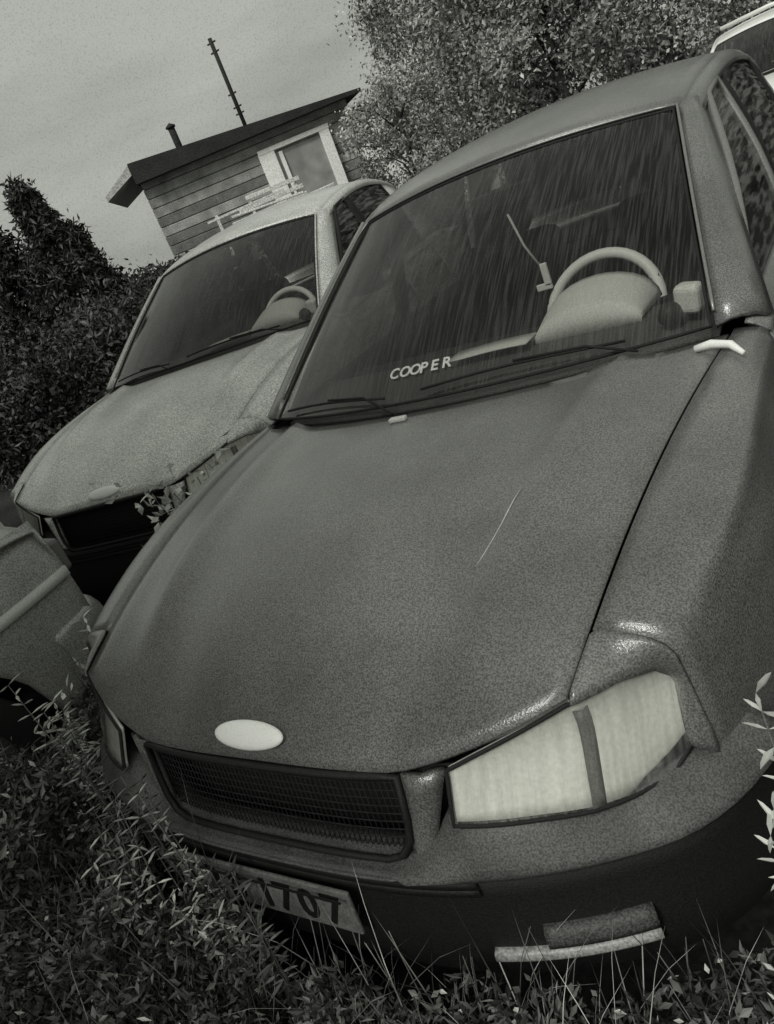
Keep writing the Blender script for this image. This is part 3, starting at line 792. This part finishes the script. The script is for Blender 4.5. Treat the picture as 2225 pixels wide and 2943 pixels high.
def fern(loc, h, label, group=None, m='weedpale', nst=5, leaf=.045, spread=.10, seed=1):
    rr = random.Random(seed); t = empty('leafy_plant', loc, label, 'plant', group)
    for k in range(nst):
        a = rr.uniform(0, 6.28); hh = h*rr.uniform(.7, 1); dx, dy = math.cos(a)*spread*rr.uniform(.4, 1), math.sin(a)*spread*rr.uniform(.4, 1)
        pts = [Vector((0, 0, 0)), Vector((dx*.3, dy*.3, hh*.5)), Vector((dx, dy, hh))]
        st = tube('stem', pts, [.003, .0025, .001], MAT['stem'], t, 5)
        V = []; F = []
        for i in range(16):
            q = .45+.55*i/15; p = pts[1].lerp(pts[2], (q-.5)*2) if q > .5 else pts[0].lerp(pts[1], q*2)
            for s in (0, 1):
                an = i*2.2+s*math.pi+rr.uniform(-.3, .3); d = Vector((math.cos(an), math.sin(an), rr.uniform(-.1, .5))).normalized()
                sd_ = d.cross(Vector((0, 0, 1))).normalized(); L_ = leaf*rr.uniform(.6, 1.25)
                o = len(V); u_ = sd_.cross(d)
                V += [p, p+d*L_*.4+sd_*L_*.10, p+d*L_*.8+sd_*L_*.06-u_*L_*.05, p+d*L_-u_*L_*.12, p+d*L_*.8-sd_*L_*.06-u_*L_*.05, p+d*L_*.4-sd_*L_*.10, p+d*L_*.5-u_*.004]
                F += [(o, o+1, o+6), (o+1, o+2, o+6), (o+2, o+3, o+6), (o+3, o+4, o+6), (o+4, o+5, o+6), (o+5, o, o+6)]
        tag(fromdata('leaf_spray', V, F, MAT[m], t, smooth=False), kind='stuff')
    return t
fern((.90, -1.10, 0), .80, 'pale leafy plant standing beside the sedan left headlight', nst=4, seed=3, spread=.06, leaf=.032)
fern((.895, -1.03, 0), .88, 'tall pale sprig above the plant beside the headlight, against the dark fender', nst=2, seed=5, spread=.05)
fern((.88, -1.13, 0), .68, 'low pale leaves nearest the right edge of the photo', nst=4, seed=8, leaf=.028)
fern((-.30, -1.30, 0), .66, 'weed stalk growing up in front of the middle of the number plate', m='weedpale', nst=4, seed=11, leaf=.032, spread=.05)
fern((-1.05, -.62, 0), .70, 'spray of leaves rising beside the sedan hood at left', nst=5, seed=13, m='weedpale', leaf=.05)
fern((-.98, -1.12, 0), .55, 'pale leaves low in the dark gap at lower left', nst=6, seed=17, m='weed', leaf=.06)
fern((-1.15, -.05, .0), .88, 'bush with pale leaves in front of the silver sedan headlight', nst=9, seed=19, leaf=.05, spread=.2, m='weedpale')
fern((-.10, -1.31, 0), .60, 'tall forked weed rising over the grille beside the badge', nst=4, seed=31, m='weedpale', leaf=.030, spread=.04)
fern((-.45, -1.42, 0), .42, 'spiky weed at the bottom left in front of the plate', nst=7, seed=23, m='weed', leaf=.06)

cc = np.concatenate([np.array([-1.12, .10, .72])+rng.normal(size=(110, 3))*np.array([.13, .10, .07]), np.array([-1.25, -.12, .74])+rng.normal(size=(60, 3))*np.array([.12, .05, .05])])
bu = empty('small_bush', (-1.1, .0, .02), 'small pale leaved bush growing up between the two grey sedans', 'bush')
V, F = leaves(len(cc), cc-np.array([-1.1, 0, .02]), .045, .022)
tag(mk('leaf_spray', V, F, MAT['weedpale'], bu), kind='stuff')
for k in range(7):
    a = k*.9; tube('stem', [(0, 0, 0), (.05*math.cos(a), .05*math.sin(a), .4), (.15*math.cos(a), .15*math.sin(a), .74)], [.006, .004, .002], MAT['stem'], bu, 5)
wpos = [(-.17, -1.24, .70, 'weed stalk reaching up over the left part of the grille'), (-.07, -1.26, .62, 'weed stalk below the pale badge, tips against the grille'),
    (.0, -1.29, .50, 'short weed stalk hiding the middle of the number plate'), (-.30, -1.21, .74, 'tall weed stalk beside the left end of the grille'),
    (-.53, -1.15, .78, 'tall weed stalk by the far headlight of the large sedan'), (-.67, -1.09, .84, 'tallest weed stalk, by the far fender of the large sedan'),
    (-.40, -1.33, .46, 'weed stalk left of the number plate, a little lower than its neighbours'), (-.44, -1.22, .60, 'weed stalk standing under the far headlight near the bumper corner'),
    (-.80, -.98, .80, 'weed stalk in the gap beside the far front wheel of the large sedan'), (.30, -1.30, .42, 'short weed stalk right of the number plate below the bumper'),
    (.5, -1.28, .40, 'short weed stalk in front of the low white bumper lamp'), (-.9, -.8, .74, 'weed stalk nearest the wheel arch of the left hand car')]
for i, (x, y, h, lb) in enumerate(wpos):
    fern((x, y-.02, 0), h, lb, 'weed stalks before the nose of the sedan', nst=3, seed=40+i, m='weedpale' if i in (0, 5, 8) else 'weedmid', leaf=.026+.006*(i % 3), spread=.045)
sc_ = tube('crease_highlight', [hood_pt(lerp(.60, .655, t), lerp(.33, .50, t))+Vector((.004*math.sin(t*5), 0, .001)) for t in np.linspace(0, 1, 7)], [.0004, .0012, .0016, .0013, .0016, .0012, .0004], MAT['pale'], car1, 4)  # pale ribbon standing in for the light catching the hood crease
# curved dry stick lying across the hood gap by the windscreen
e = hood_edge(-.10)
st = tube('dry_stick', [Vector((e.x-.045, -.10, e.z+.012)), Vector((e.x-.01, -.105, e.z+.018)), Vector((e.x+.03, -.12, e.z+.014)), Vector((e.x+.058, -.155, e.z+.002))], [.008, .010, .009, .005], MAT['wheelpale'], None, 8)
tag(st, 'short curved white stick lying across the hood gap below the windscreen corner', 'stick')
# hanging buckle inside the windscreen
hb = empty('hanging_buckle', (.12, .50, 1.05), 'small pale buckle hanging on a strap behind the windscreen', 'buckle')
tube('strap', [(-.06, .02, .20), (-.03, 0, .10), (0, 0, .03)], .004, MAT['pale'], hb, 6)
box('buckle', (.01, 0, 0), (.022, .012, .07), MAT['wheelpale'], hb, .003)
box('clasp', (-.004, 0, -.035), (.05, .012, .02), MAT['wheelpale'], hb, .003)
